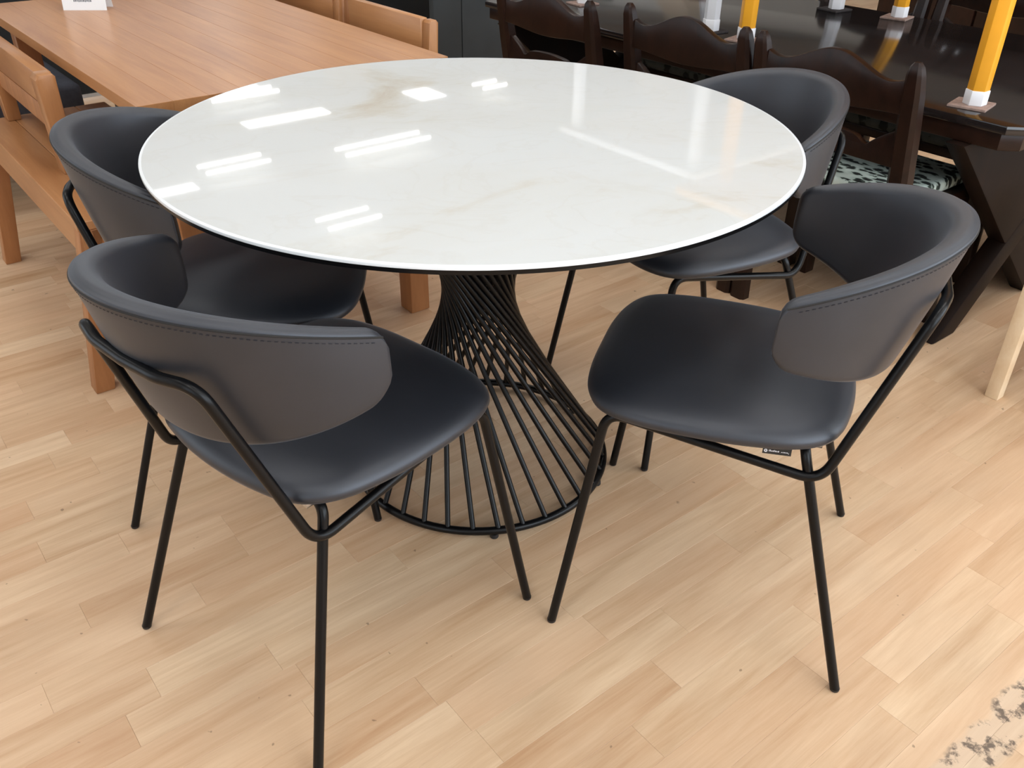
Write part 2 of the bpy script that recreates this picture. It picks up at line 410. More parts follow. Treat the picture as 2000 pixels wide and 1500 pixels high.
# ------------------------------------------------------------------ the room
def gbox(name, m0, m1, w0, w1, z0, z1, mat, parent=None, bevel=0.0):
    o = box(name, m0, m1, w0, w1, z0, z1, mat, parent, bevel)
    if parent is None: o.rotation_euler = (0, 0, GROT)
    return o
floor = gbox('floor', M0, M1, W0, W1, -0.12, -0.0026, 'floor_far'); tag(floor, kind='structure')
ceil = gbox('ceiling', M0, M1, W0, W1, CEIL, CEIL + 0.1, 'ceiling'); tag(ceil, kind='structure')
tag(gbox('wall_left', M0, M1, W1, W1 + 0.15, 0, CEIL, 'wall'), kind='structure')
def wall_with_windows(name, along, fixed0, fixed1, a0, a1, wins, z0=0.55, z1=2.75):
    """piers, sill wall and lintel as one wall mesh; panes are built apart"""
    v = []; f = []
    def add(p0, p1, q0, q1):
        vv, ff = box_geo(fixed0, fixed1, p0, p1, q0, q1) if along == 'w' else box_geo(p0, p1, fixed0, fixed1, q0, q1)
        b = len(v); v.extend(vv); f.extend([tuple(i + b for i in q) for q in ff])
    add(a0, a1, 0, z0); add(a0, a1, z1, CEIL)
    edges = [a0]
    for c, s in sorted(wins): edges += [c - s / 2, c + s / 2]
    edges.append(a1)
    for i in range(0, len(edges), 2): add(edges[i], edges[i + 1], z0, z1)
    o = mobj(name, v, f, 'wall'); o.rotation_euler = (0, 0, GROT); return tag(o, kind='structure')
wall_with_windows('wall_back', 'w', M0 - 0.2, M0, W0, W1, WIN_BACK)
wall_with_windows('wall_right', 'w', M1, M1 + 0.2, W0, W1, WIN_RIGHT)
wall_with_windows('wall_front', 'm', W0 - 0.2, W0, M0, M1, WIN_FRONT)
wn = 0
for along, wins in (('w', WIN_RIGHT), ('b', WIN_BACK), ('m', WIN_FRONT)):
    for c, s in wins:
        wn += 1
        bm = bmesh.new()
        for (p0, p1, q0, q1) in ((c - s / 2, c + s / 2, 0.55, 0.61), (c - s / 2, c + s / 2, 2.69, 2.75), (c - s / 2, c - s / 2 + 0.06, 0.61, 2.69), (c + s / 2 - 0.06, c + s / 2, 0.61, 2.69), (c - 0.03, c + 0.03, 0.61, 2.69)):
            vv, ff = box_geo(M1 + 0.06, M1 + 0.12, p0, p1, q0, q1) if along == 'w' else box_geo(M0 - 0.12, M0 - 0.06, p0, p1, q0, q1) if along == 'b' else box_geo(p0, p1, W0 - 0.12, W0 - 0.06, q0, q1)
            bv = [bm.verts.new(p) for p in vv]
            for q in ff: bm.faces.new([bv[i] for i in q])
        o = bm_obj('window_%d' % wn, bm, 'frame'); o.rotation_euler = (0, 0, GROT); tag(o, kind='structure')

# ------------------------------------------------------------------ floor staves
def build_staves():
    SW = 0.0735; LENS = [0.24, 0.30, 0.36, 0.42, 0.48, 0.56]
    rng = random.Random(5)
    cells = []
    m = -4.2
    while m < 1.9:
        w = -2.6 - rng.random() * 0.5
        while w < 3.2:
            ln = rng.choice(LENS); cells.append((m, w, ln)); w += ln
        m += SW
    info = []
    for (m, w, ln) in cells:
        c = G(m + SW / 2, w + ln / 2, 0); best = 0.0
        P = [to_px(G(m + a * SW, w + b * ln, 0)) for a, b in ((0, 0), (1, 0), (1, 1), (0, 1))]
        if min(q[2] for q in P) > 0.2:
            vis = sum(1 for q in P + [to_px(c)] if -20 < q[0] < 2020 and -20 < q[1] < 1520)
            if vis:
                ar = 0
                for i in range(4):
                    x0, y0, _ = P[i]; x1, y1, _ = P[(i + 1) % 4]; ar += x0 * y1 - x1 * y0
                best = abs(ar) / 2 * (0.4 + 0.12 * vis)
        info.append(best)
    order = sorted(range(len(cells)), key=lambda i: -info[i])
    near = set(i for i in order[:300] if info[i] > 0)
    meshes = {}
    g = 0.00008; ch = 0.00035; t = 0.0026
    def stave_geo(ln):
        a0, a1, b0, b1 = g, SW - g, g, ln - g
        v = [(a0, b0, -t), (a1, b0, -t), (a1, b1, -t), (a0, b1, -t), (a0, b0, -ch), (a1, b0, -ch), (a1, b1, -ch), (a0, b1, -ch),
             (a0 + ch, b0 + ch, 0), (a1 - ch, b0 + ch, 0), (a1 - ch, b1 - ch, 0), (a0 + ch, b1 - ch, 0)]
        f = [(8, 9, 10, 11)]
        for i in range(4):
            j = (i + 1) % 4; f += [(i, j, 4 + j, 4 + i), (4 + i, 4 + j, 8 + j, 8 + i)]
        return v, f
    fv = []; ff = []; tones = []
    for i, (m, w, ln) in enumerate(cells):
        tone = (min(1, max(0, rng.gauss(0.42, 0.15))), rng.random(), rng.random(), 1)
        if i in near:
            me = meshes.get(ln)
            if me is None:
                me = bpy.data.meshes.new('stave'); v, f = stave_geo(ln); me.from_pydata(v, [], f); me.update(); me.materials.append(MAT['floor_obj']); meshes[ln] = me
            o = bpy.data.objects.new('stave', me); COL.objects.link(o); o.parent = floor
            o.location = (m, w, 0); o.color = tone
        else:
            v, f = stave_geo(ln); b = len(fv)
            fv += [(x + m, y + w, z) for x, y, z in v]; ff += [tuple(k + b for k in q) for q in f]; tones += [tone] * len(f)
    me = bpy.data.meshes.new('stave_field'); me.from_pydata(fv, [], ff); me.update(); me.materials.append(MAT['floor_attr'])
    at = me.color_attributes.new('tone', 'FLOAT_COLOR', 'CORNER'); k = 0
    buf = []
    for p, tn in zip(me.polygons, tones): buf += list(tn) * p.loop_total
    at.data.foreach_set('color', buf)
    o = bpy.data.objects.new('stave_field', me); COL.objects.link(o); o.parent = floor; o['kind'] = 'stuff'
build_staves()

# ------------------------------------------------------------------ ceiling lamps
def tube_lamp(m, w, ln, label):
    t = thing('fluorescent_lamp', label, 'ceiling lamp', G(m, w, CEIL), GROT, 'fluorescent lamps under the ceiling')
    box('housing', -0.03, 0.03, -ln / 2 - 0.02, ln / 2 + 0.02, -0.03, 0, 'soffit', t, 0.004)
    for dx in (-0.125, 0.125):
        tube('tube', [(dx, -ln / 2, -0.16), (dx, ln / 2, -0.16)], 0.0125, 'tube', t, 10)
        for sy in (-1, 1): tube('holder', [(0, sy * ln / 2, -.02), (dx, sy * (ln / 2 + .012), -.16)], 0.012, 'soffit', t, 6)
for i, (m, w, ln) in enumerate([(-7.5, 4.16, 1.12), (-7.85, 2.5, 0.72), (-5.76, 2.72, 0.55), (-10.46, 3.75, 0.95), (-8.9, 6.75, 0.42), (-7.58, 6.28, 0.36)]):
    tube_lamp(m, w, ln, 'twin tube fluorescent ceiling lamp mirrored in the round table top')
def panel_lamp(m, w, sm, sw, label):
    t = thing('light_panel', label, 'ceiling lamp', G(m, w, CEIL), GROT, 'light panels in the ceiling')
    v = []; f = []
    for (x0, x1, y0, y1) in ((-sm / 2 - .03, -sm / 2, -sw / 2 - .03, sw / 2 + .03), (sm / 2, sm / 2 + .03, -sw / 2 - .03, sw / 2 + .03), (-sm / 2, sm / 2, -sw / 2 - .03, -sw / 2), (-sm / 2, sm / 2, sw / 2, sw / 2 + .03)):
        vv, g2 = box_geo(x0, x1, y0, y1, -0.03, 0); b = len(v); v += vv; f += [tuple(k + b for k in q) for q in g2]
    mobj('frame', v, f, 'white_plastic', t)
    box('diffuser', -sm / 2, sm / 2, -sw / 2, sw / 2, -0.022, -0.004, 'panel', t)
for (m, w, sm, sw) in [(-9.52, 3.92, 0.30, 1.15), (-9.45, 6.0, 0.55, 0.42), (-7.8, 1.72, 0.22, 0.62), (-11.3, 3.95, 0.4, 0.7)]:
    panel_lamp(m, w, sm, sw, 'bright ceiling light panel mirrored in the round table top')
for m in (-2.9, -0.9, 1.1, 3.1):  # unseen panels added to light the area, clear of the mirrored ceiling
    for w in (-1.7, 0.3, 2.3, 4.3):
        panel_lamp(m, w, 0.6, 1.2, 'rectangular white light panel in the ceiling overhead')
# grey bulkhead and pillars of the hall, only seen mirrored in the table top
tag(gbox('trim_1', -7.2, -6.6, 5.0, 11.5, 3.25, CEIL, 'soffit'), kind='structure')
tag(gbox('trim_2', -6.9, -6.4, 7.6, 8.1, 0, CEIL, 'wall_beige'), kind='structure')
tag(gbox('trim_3', -10.9, -10.4, 5.2, 5.7, 0, CEIL, 'wall_beige'), kind='structure')

# ------------------------------------------------------------------ round table
RT = 0.5826
tb = thing('round_table', 'round dining table with glossy cream marbled glass top on twisted black wire base', 'table')
top = lathe('glass_top', [(0.0, 0.7400), (RT - 0.0055, 0.7400), (RT - 0.0055, 0.7350), (0.0, 0.7350)], 'marble', tb, 180)
lathe('white_rim', [(RT - 0.0054, 0.7400), (RT - 0.0025, 0.7398), (RT - 0.0006, 0.7389), (RT, 0.7372), (RT - 0.0003, 0.7345), (RT - 0.0054, 0.7340)], 'white_edge', tb, 180, ring=True)
lathe('black_underside', [(0.0, 0.7349), (RT - 0.0056, 0.7345), (RT - 0.0015, 0.7339), (RT - 0.0015, 0.7275), (RT - 0.012, 0.7255), (0.0, 0.7255)], 'black_metal', tb, 180)
lathe('mounting_plate', [(0.0, 0.7254), (0.226, 0.7254), (0.226, 0.7215), (0.0, 0.7215)], 'black_metal', tb, 72)
RB, RTOP, TW = 0.2785, 0.212, -2.557
NR = 34; PH = math.radians(-90.869 + 0.15)
path = [(RB * math.cos(2 * PI * k / 120), RB * math.sin(2 * PI * k / 120), 0.016) for k in range(120)]
tube('base_ring', path, 0.0085, 'black_metal', tb, 12, True)
path = [(RTOP * math.cos(2 * PI * k / 90), RTOP * math.sin(2 * PI * k / 90), 0.716) for k in range(90)]
tube('top_ring', path, 0.006, 'black_metal', tb, 10, True)
rod_me = None
for k in range(NR):
    a = PH + 2 * PI * k / NR
    if rod_me is None:
        o = tube('rod', [(RB, 0, 0.018), (RTOP * math.cos(TW), RTOP * math.sin(TW), 0.7215)], 0.0055, 'black_metal', tb, 10); rod_me = o.data
    else:
        o = link(bpy.data.objects.new('rod', rod_me), tb)
    o.rotation_euler = (0, 0, a)
for k in range(6):
    a = math.radians(-142 + 60 * k)
    o = lathe('foot_pad', [(0.0, 0.0), (0.008, 0.0), (0.009, 0.002), (0.008, 0.010), (0.0, 0.010)], 'rubber', tb, 16)
    o.location = (RB * math.cos(a), RB * math.sin(a), 0)

# ------------------------------------------------------------------ upholstered chair
CH_D, CH_WF, CH_WR = 0.4897, 0.4862, 0.4654
JX, JY, JZ = -0.1305, 0.1687, 0.3768
TR = 0.008
def seat_outline():
    half = [(.243, 0), (.241, .08), (.228, .15), (.197, .197), (.14, .217), (.06, .222), (-.03, .217), (-.11, .198), (-.158, .158), (-.178, .09), (-.185, 0)]
    full = half + [(x, -y) for x, y in half[-2:0:-1]]
    n = len(full); out = []
    for i in range(n):
        p0, p1, p2, p3 = (Vector(full[(i + k) % n]) for k in (-1, 0, 1, 2))
        for s in range(6):
            t = s / 6
            out.append(0.5 * ((2 * p1) + (-p0 + p2) * t + (2 * p0 - 5 * p1 + 4 * p2 - p3) * t * t + (-p0 + 3 * p1 - 3 * p2 + p3) * t ** 3))
    return out
def make_seat(parent):
    ol = seat_outline(); c = Vector((0.03, 0))
    prof = [(0.25, .4765), (0.5, .4762), (0.72, .4745), (0.84, .4712), (0.91, .4665), (0.96, .4610), (0.988, .4535), (0.996, .447), (0.984, .4400), (0.952, .4355), (0.90, .434), (0.5, .434)]
    n = len(ol); v = []; f = []
    for s, z in prof:
        for p in ol:
            q = c + (p - c) * s
            dz = 0.004 * max(0, s - 0.5) * (1 if q.x < 0.1 else -1) * 0
            v.append((q.x, q.y, z + dz))
    for k in range(len(prof) - 1):
        for i in range(n):
            j = (i + 1) % n; f.append((k * n + i, k * n + j, (k + 1) * n + j, (k + 1) * n + i))
    v.append((c.x, c.y, .4768)); ci = len(v) - 1
    for i in range(n): f.append((ci, (i + 1) % n, i))
    f.append(tuple((len(prof) - 1) * n + i for i in range(n)))
    return mobj('seat', v, f, 'leather', parent, True)
def shell_pt(th, h, off):
    a = .288 - .285 * h; b = .239 + .012 * h
    xs = .002 - .288 * math.cos(th); d = xs + .286
    zs = .751 - .242 * d - .18 * d * d
    return Vector((.002 - (a - off) * math.cos(th), (b - off) * math.sin(th), zs - h))
def shell_bottom(th):
    xs = .002 - .26 * math.cos(th); s = xs + .286
    zb = .529 + .244 * s + .076 * s * s
    xt = .002 - .288 * math.cos(th); d = xt + .286
    return (.751 - .242 * d - .18 * d * d) - zb           # h of the lower edge
def make_backrest(parent):
    TH = math.radians(81.0); NU = 84; v = []; f = []; K = 0
    cols = []
    for i in range(NU + 1):
        u = -1 + 2 * i / NU
        u = math.copysign(1 - (1 - abs(u)) ** 1.25, u) if abs(u) > 0 else 0
        cols.append(u * TH)
    END = 0.26 * TH
    for th in cols:
        dist = (TH - abs(th)) * 0.245                        # metres to the wing tip
        ht, hb = -0.005, shell_bottom(th) + 0.004
        def corner(r):                                       # rounding of the wing corner
            if dist >= r: return 0.0
            return r - math.sqrt(max(0, r * r - (r - dist) ** 2))
        ht += corner(0.022); hb -= corner(0.034)
        thick = 0.034 - 0.010 * (abs(th) / TH) ** 2
        k = min(1.0, dist / 0.012); thick *= max(0.06, math.sqrt(max(0, 1 - (1 - k) ** 2)))
        a = thick / 2; hm, bb = (ht + hb) / 2, (hb - ht) / 2
        r = min(a * 0.98, 0.0150); r1 = min(a * 0.9, 0.0055)
        loop = []
        def arc(cx, cz, a0, rr):
            for q in range(6):
                an = a0 + (PI / 2) * q / 5; loop.append((cx + rr * math.cos(an), cz + rr * math.sin(an)))
        crown = 0.0035 * (thick / 0.034)
        # cross-section in (outward offset, up) around the middle; the top band meets the outside in a crisp seam
        arc(a - r1, bb - r1, 0, r1)
        w_ = (a - r1) - (-a + r)
        for q in range(1, 5): loop.append(((a - r1) - w_ * q / 5, bb + crown * math.sin(PI * q / 5 * 0.7)))
        arc(-a + r, bb - r + crown * 0.7, PI / 2, r)
        for q in range(1, 8):
            s = q / 8; loop.append((-a - 0.0035 * math.sin(PI * s) * (thick / 0.034), (bb - r) * (1 - 2 * s)))
        arc(-a + r, -bb + r, PI, r)
        for q in range(1, 3): loop.append(((-a + r) * (1 - 2 * q / 3), -bb))
        arc(a - r, -bb + r, 1.5 * PI, r)
        for q in range(1, 8):
            s = q / 8; loop.append((a + 0.002 * math.sin(PI * s) * (thick / 0.034), (-bb + r) + s * (2 * bb - r - r1)))
        K = len(loop)
        for (o, up) in loop: v.append(shell_pt(th, hm - up, 0.017 - o if False else (a - o)))
    n = len(cols)
    for i in range(n - 1):
        for k in range(K):
            k2 = (k + 1) % K; f.append((i * K + k, i * K + k2, (i + 1) * K + k2, (i + 1) * K + k))
    f.append(tuple(range(K))); f.append(tuple((n - 1) * K + k for k in range(K)))
    o = mobj('backrest', v, f, 'leather', parent, True)
    path = []
    for i in range(81):
        th = math.radians(-79.5 + 159 * i / 80); path.append(shell_pt(th, 0.0010, -0.0002))
    tube('piping', path, 0.0016, 'piping', o, 6)
    v = []; f = []
    for hh, off in ((-0.0056, 0.0085), (0.0085, -0.0009)):
        NS = 96
        for i in range(NS):
            t0 = math.radians(-77 + 154 * i / NS); t1 = math.radians(-77 + 154 * (i + .55) / NS)
            p0, p1 = shell_pt(t0, hh, off), shell_pt(t1, hh, off); up = Vector((0, 0, .00045)); out = Vector((p0.x, p0.y, 0)).normalized() * .0004
            bq = len(v); v += [p0 - up, p1 - up, p1 + up, p0 + up, p0 - up + out, p1 - up + out, p1 + up + out, p0 + up + out]
            f += [tuple(bq + k for k in q) for q in ((0, 1, 2, 3), (4, 5, 6, 7), (0, 1, 5, 4), (3, 2, 6, 7), (0, 3, 7, 4), (1, 2, 6, 5))]
    mobj('stitching', v, f, 'thread', o)
    return o
def make_chair(label, loc, rz, group):
    t = thing('dining_chair', label, 'chair', loc, rz, group)
    make_seat(t); make_backrest(t)
    V = Vector((-.148, .174, .374)); Kp = Vector((-.248, .131, .662))
    for s in (1, -1):
        ff = Vector((CH_D / 2, s * CH_WF / 2, 0.0)); fb = Vector((.186, s * .1868, .4360))
        rail_dir = (Vector((V.x, s * V.y, V.z)) - fb).normalized()
        front = fillet_path([ff + Vector((0, 0, .004)), fb, fb + rail_dir * 0.07], 0.04, 10)
        tube('leg', front, TR, 'black_metal', t, 14)
        rf = Vector((-CH_D / 2, s * CH_WR / 2, 0.0)); J = Vector((JX, s * JY, JZ))
        d = (J - rf); tp = rf + d * (0.4195 / d.z)
        rear = fillet_path([rf + Vector((0, 0, .004)), tp, Vector((tp.x + .004, s * 0.07, 0.4195))], 0.028, 10)
        tube('leg', rear, TR, 'black_metal', t, 14)
        tube('side_rail', [fb + rail_dir * 0.069, fb + rail_dir * 0.27], TR * 0.98, 'black_metal', t, 14)
        for q, nm in ((ff, 'foot_glide'), (rf, 'foot_glide')):
            o = lathe(nm, [(0, 0), (.0066, 0), (.0078, .0015), (.0082, .006), (.0, .006)], 'rubber', t, 14); o.location = q
        mp_ = box('bracket', -.016, .016, -.006, .006, .4225, .4345, 'steel', t, .001); mp_.location = (tp.x - .008, s * .150, 0)
    tube('crossbar', [(-.113, .071, .4195), (-.113, -.071, .4195)], TR * 0.98, 'black_metal', t, 14)
    fbL = Vector((.186, .1868, .4360)); rd = (V - fbL).normalized()
    P = [fbL + rd * 0.268, V, Kp, Vector((-.2635, .07, .6592)), Vector((-.266, 0, .658))]
    P = P + [Vector((p.x, -p.y, p.z)) for p in P[-2::-1]]
    P = fillet_path(P, [0, .042, .075, .1, .1, .1, .075, .042, 0], 12)
    tube('back_tube', P, TR, 'black_metal', t, 14)
    return t
POSES = {'A': (-.2398, -.4786, .8887), 'B': (.4563, -.3415, 2.8233), 'C': (-.4668, -.0078, .0850), 'D': (.4901, .2709, 3.5698)}
GRP = 'grey brown upholstered chairs around the round table'
LBL = {'A': 'grey brown leatherette chair nearest the camera, its back to us, left of the wire base',
       'B': 'grey brown leatherette chair at right with small black label under its seat',
       'C': 'grey brown leatherette chair beside the wooden bench, half under the round table',
       'D': 'grey brown leatherette chair in front of the dark wooden chairs at right'}
x, y, r = POSES['A']; chairA = make_chair(LBL['A'], (x, y, 0), r, GRP)
chairs = {'A': chairA}
for k in 'BCD':
    x, y, r = POSES[k]; chairs[k] = copy_tree(chairA, (x, y, 0), r, LBL[k], GRP)
# woven label under the seat of the right chair
lab = box('woven_label', -.021, .021, -.0004, .0004, -.006, .007, 'black', chairs['B'])
lab.location = (-.077, .1905, .4265); lab.rotation_euler = (0.15, 0, 0.12)
lg = lathe('label_logo', [(0.0010, -.0002), (0.0026, -.0002), (0.0026, .0002), (0.0010, .0002)], 'print_white', lab, 20, ring=True)
lg.rotation_euler = (PI / 2, 0, 0); lg.location = (.0165, .0006, -.0008)
v = []; f = []
rng = random.Random(3); xx = .0120
while xx > -.018:
    wd_ = rng.choice((.0009, .0013, .0016)); hh = rng.choice((.0016, .0022, .0030)); z0 = -.0016 - (.0012 if rng.random() < .2 else 0)
    if abs(xx + .003) > .001:
        vv, gg = box_geo(xx - wd_, xx, .0004, .0008, z0, z0 + hh * (1 if xx > -.005 else .6)); b = len(v); v += vv; f += [tuple(k + b for k in q) for q in gg]
    xx -= wd_ + .0007
mobj('label_lettering', v, f, 'print_white', lab)

# ------------------------------------------------------------------ alder dining table (left, behind)
TZ = 0.71
tt = thing('wooden_table', 'long orange brown wooden dining table behind the round table', 'table', G(0, 0, 0), GROT)
NB = 10; m0, m1, w0, w1 = -2.06, -0.63, -0.412, 0.374
bw = (w1 - w0) / NB
for i in range(NB):
    o = box('board', -(m1 - m0) / 2, (m1 - m0) / 2, 0.00005, bw - 0.00005, -0.028, 0, 'teak', tt, 0.0005, 1)
    o.rotation_euler = (0, 0, 0); o.location = ((m0 + m1) / 2, w0 + i * bw, TZ)
def teak_rot(o): return o
for (m, w) in ((m1 - 0.06, w1 - 0.10), (m1 - 0.06, w0 + 0.08), (m0 + 0.10, w0 + 0.08), (m0 + 0.10, w1 - 0.10)):
    box('leg', m - .031, m + .031, w - .031, w + .031, 0, TZ - .028, 'teak_dark', tt, .004)
box('apron', m0 + .1, m1 - .1, w0 + .10, w0 + .12, TZ - .10, TZ - .028, 'teak_dark', tt)
box('apron', m0 + .1, m1 - .1, w1 - .12, w1 - .10, TZ - .10, TZ - .028, 'teak_dark', tt)
# price card
pc = thing('price_card', 'white price card standing on the wooden table', 'card', G(-1.785, -0.175, TZ), GROT + math.atan2(0.107, 0.074))
cardp = box('card_face', -.065, .065, -.0008, .0008, 0, .17, 'paper', pc); cardp.rotation_euler = (-0.12, 0, 0)
cb = box('card_stay', -.065, .065, .0012, .0026, 0, .165, 'paper', pc); cb.rotation_euler = (-0.42, 0, 0); cb.location = (0, .058, 0); cb.rotation_euler = (0.22, 0, 0)
v = []; f = []; rng = random.Random(8)
for (zc, x0, x1, hh) in ((.027, -.030, .022, .008), (.045, -.018, .012, .012), (.072, -.04, .04, .010), (.095, -.045, .045, .010)):
    xx = x0
    while xx < x1:
        wd_ = rng.choice((.003, .004)); q = rng.random()
        vv, gg = box_geo(xx, xx + wd_, -.0012, -.0009, zc - hh / 2 * (.6 + .4 * q), zc + hh / 2); b = len(v); v += vv; f += [tuple(k + b for k in g3) for g3 in gg]
        xx += wd_ + .0016
pr = mobj('printed_price', v, f, 'print', cardp)

# bench along the near side of the wooden table
bn = thing('wooden_bench', 'orange brown wooden bench with short backrest beside the leatherette chairs', 'bench', G(0, 0, 0), GROT)
for i in range(4):
    w = -0.556 + i * 0.0925
    box('seat_board', -1.765, -0.775, w + .0004, w + .0921, .418, .44, 'teak', bn, .002, 1)
box('apron', -1.765, -0.775, -0.553, -0.528, .345, .4175, 'teak', bn, .002, 1)
box('apron', -0.80, -0.776, -0.528, -0.20, .345, .4175, 'teak_dark', bn, .002, 1)
box('apron', -1.765, -0.80, -0.205, -0.185, .345, .4175, 'teak', bn, .002, 1)
for (m, w, dw) in ((-0.80, -0.53, -0.065), (-1.745, -0.53, -0.06), (-0.80, -0.215, 0.0), (-1.745, -0.215, 0.0)):
    p = [(w - .024, .418), (w + .028, .418), (w + .028 + dw, 0), (w - .018 + dw, 0)]
    o = prism('leg', p, 'x', m - .024, m + .024, 'teak_dark', bn, .003)
bp_ = box('back_panel', -1.765, -1.17, -.479, -.443, .60, .683, 'teak', bn, .004)
bp2 = box('back_panel', -1.765, -1.17, -.477, -.446, .54, .597, 'teak_dark', bn, .003)
for m in (-1.15, -1.735):
    prism('back_post', [(-.484, .44), (-.446, .44), (-.446, .68), (-.452, .687), (-.484, .687), (-.493, .675), (-.49, .60)], 'x', m - .028, m + .028, 'teak_z', bn, .004)

# chairs on the far side of the wooden table
def plank_chair(m, w, label, slot):
    t = thing('plank_back_chair', label, 'chair', G(m, w, 0), GROT, 'wooden chairs behind the wooden table')
    hw = .225
    for s in (-1, 1):
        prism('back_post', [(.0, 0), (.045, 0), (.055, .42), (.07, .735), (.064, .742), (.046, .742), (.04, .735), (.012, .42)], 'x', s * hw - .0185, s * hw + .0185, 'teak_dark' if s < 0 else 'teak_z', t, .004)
        box('leg', s * hw - .02, s * hw + .02, -.40, -.36, 0, .40, 'teak', t, .004)
    if slot:
        box('back_plank', -hw + .0186, hw - .0186, .035, .058, .655, .745, 'teak', t, .003); box('back_rail', -hw + .0186, hw - .0186, .03, .052, .56, .640, 'teak', t, .003)
    else:
        box('back_plank', -hw + .0186, hw - .0186, .033, .058, .56, .745, 'teak', t, .004)
    box('seat', -hw - .02, hw + .02, -.41, .0, .40, .43, 'teak', t, .006)
    return t
plank_chair(-1.135, 0.455, 'wooden chair with wide plank back behind the wooden table, right one', False)
plank_chair(-1.655, 0.455, 'wooden chair with slotted back behind the wooden table, left one', True)

# dark padded stool and dark boards further back
ot = thing('padded_stool', 'dark grey padded low stool beyond the end of the wooden bench', 'stool', G(-2.55, -0.42, 0), GROT)
box('cushion', -.33, .33, -.28, .28, .30, .40, 'dark_fabric', ot, .02, 3)
box('frame', -.32, .32, -.27, .27, .255, .299, 'felt_dark', ot, .004)
for sx in (-1, 1):
    for sy in (-1, 1): box('leg', sx * .28 - .02, sx * .28 + .02, sy * .23 - .02, sy * .23 + .02, 0, .255, 'black', ot, .003)
gs = thing('padded_stool', 'grey padded seat at the far end of the wooden table', 'stool', G(-2.52, 0.10, 0), GROT)
box('cushion', -.30, .30, -.2, .2, .60, .70, 'dark_fabric', gs, .02, 3)
box('column', -.05, .05, -.05, .05, .03, .60, 'black', gs, .004)
box('base', -.2, .2, -.16, .16, 0, .03, 'black', gs, .006)
for i, (w0_, w1_, mt, mm_) in enumerate([(-1.2, 0.62, 'slate_dark', -3.62), (0.64, 2.6, 'slate_dark', -3.62), (1.80, 1.98, 'slate', -2.85), (1.985, 3.0, 'slate', -2.85)]):
    lab_ = ['charcoal display board low behind the wooden table', 'charcoal display board above the plank back chairs', 'narrow slate grey display board beside the charcoal one', 'slate grey display board behind the dark wooden chairs'][i]
    t = thing('display_board', lab_, 'board', G(mm_, (w0_ + w1_) / 2, 0), GROT)
    h = (w1_ - w0_) / 2
    box('panel', -.02, .02, -h, h, .02, 0.95, mt, t, .003)
    for s in (-1, 1): box('foot', -.14, .14, s * (h - .06) - .02, s * (h - .06) + .02, 0, .02, 'black', t)

# ------------------------------------------------------------------ dark wooden table and chairs (right, behind)
DZ = 0.65
dt = thing('dark_table', 'large dark polished wooden table with crossed trestle legs', 'table', G(0, 0, 0), GROT)
dm0, dm1, dw0, dw1 = -1.55, 0.475, 1.155, 2.20
c = .035
poly = [(dm0 + c, dw0), (dm1 - c, dw0), (dm1, dw0 + c), (dm1, dw1 - c), (dm1 - c, dw1), (dm0 + c, dw1), (dm0, dw1 - c), (dm0, dw0 + c)]
prism('table_top', poly, 'z', DZ - .022, DZ, 'darktop', dt, .005)
ins = .012
poly = [(a * 1 + (ins if a < 0 else -ins), b + (ins if b < 1.6 else -ins)) for a, b in poly]
prism('top_edge', poly, 'z', DZ - .062, DZ - .0225, 'darkwood', dt, .004)
def strut(name, pts_wz, width, m0_, m1_):
    (wa, za), (wb, zb) = pts_wz; d = Vector((wb - wa, zb - za)).normalized(); n = Vector((-d.y, d.x)) * width / 2
    # flat cut at both ends
    hx = width / 2 / max(.2, d.y)
    return prism(name, [(wa - hx, za), (wa + hx, za), (wb + hx, zb), (wb - hx, zb)], 'x', m0_, m1_, 'darkwood_matte', dt, .006)
for mc in (.34, -1.4):
    strut('trestle_leg', [(1.345, 0), (2.02, .588)], .075, mc - .028, mc + .028)
    strut('trestle_leg', [(1.325, .588), (2.02, 0)], .075, mc - .026, mc + .026)
box('stretcher', -1.37, .31, 1.655, 1.70, .25, .33, 'darkwood', dt, .005)

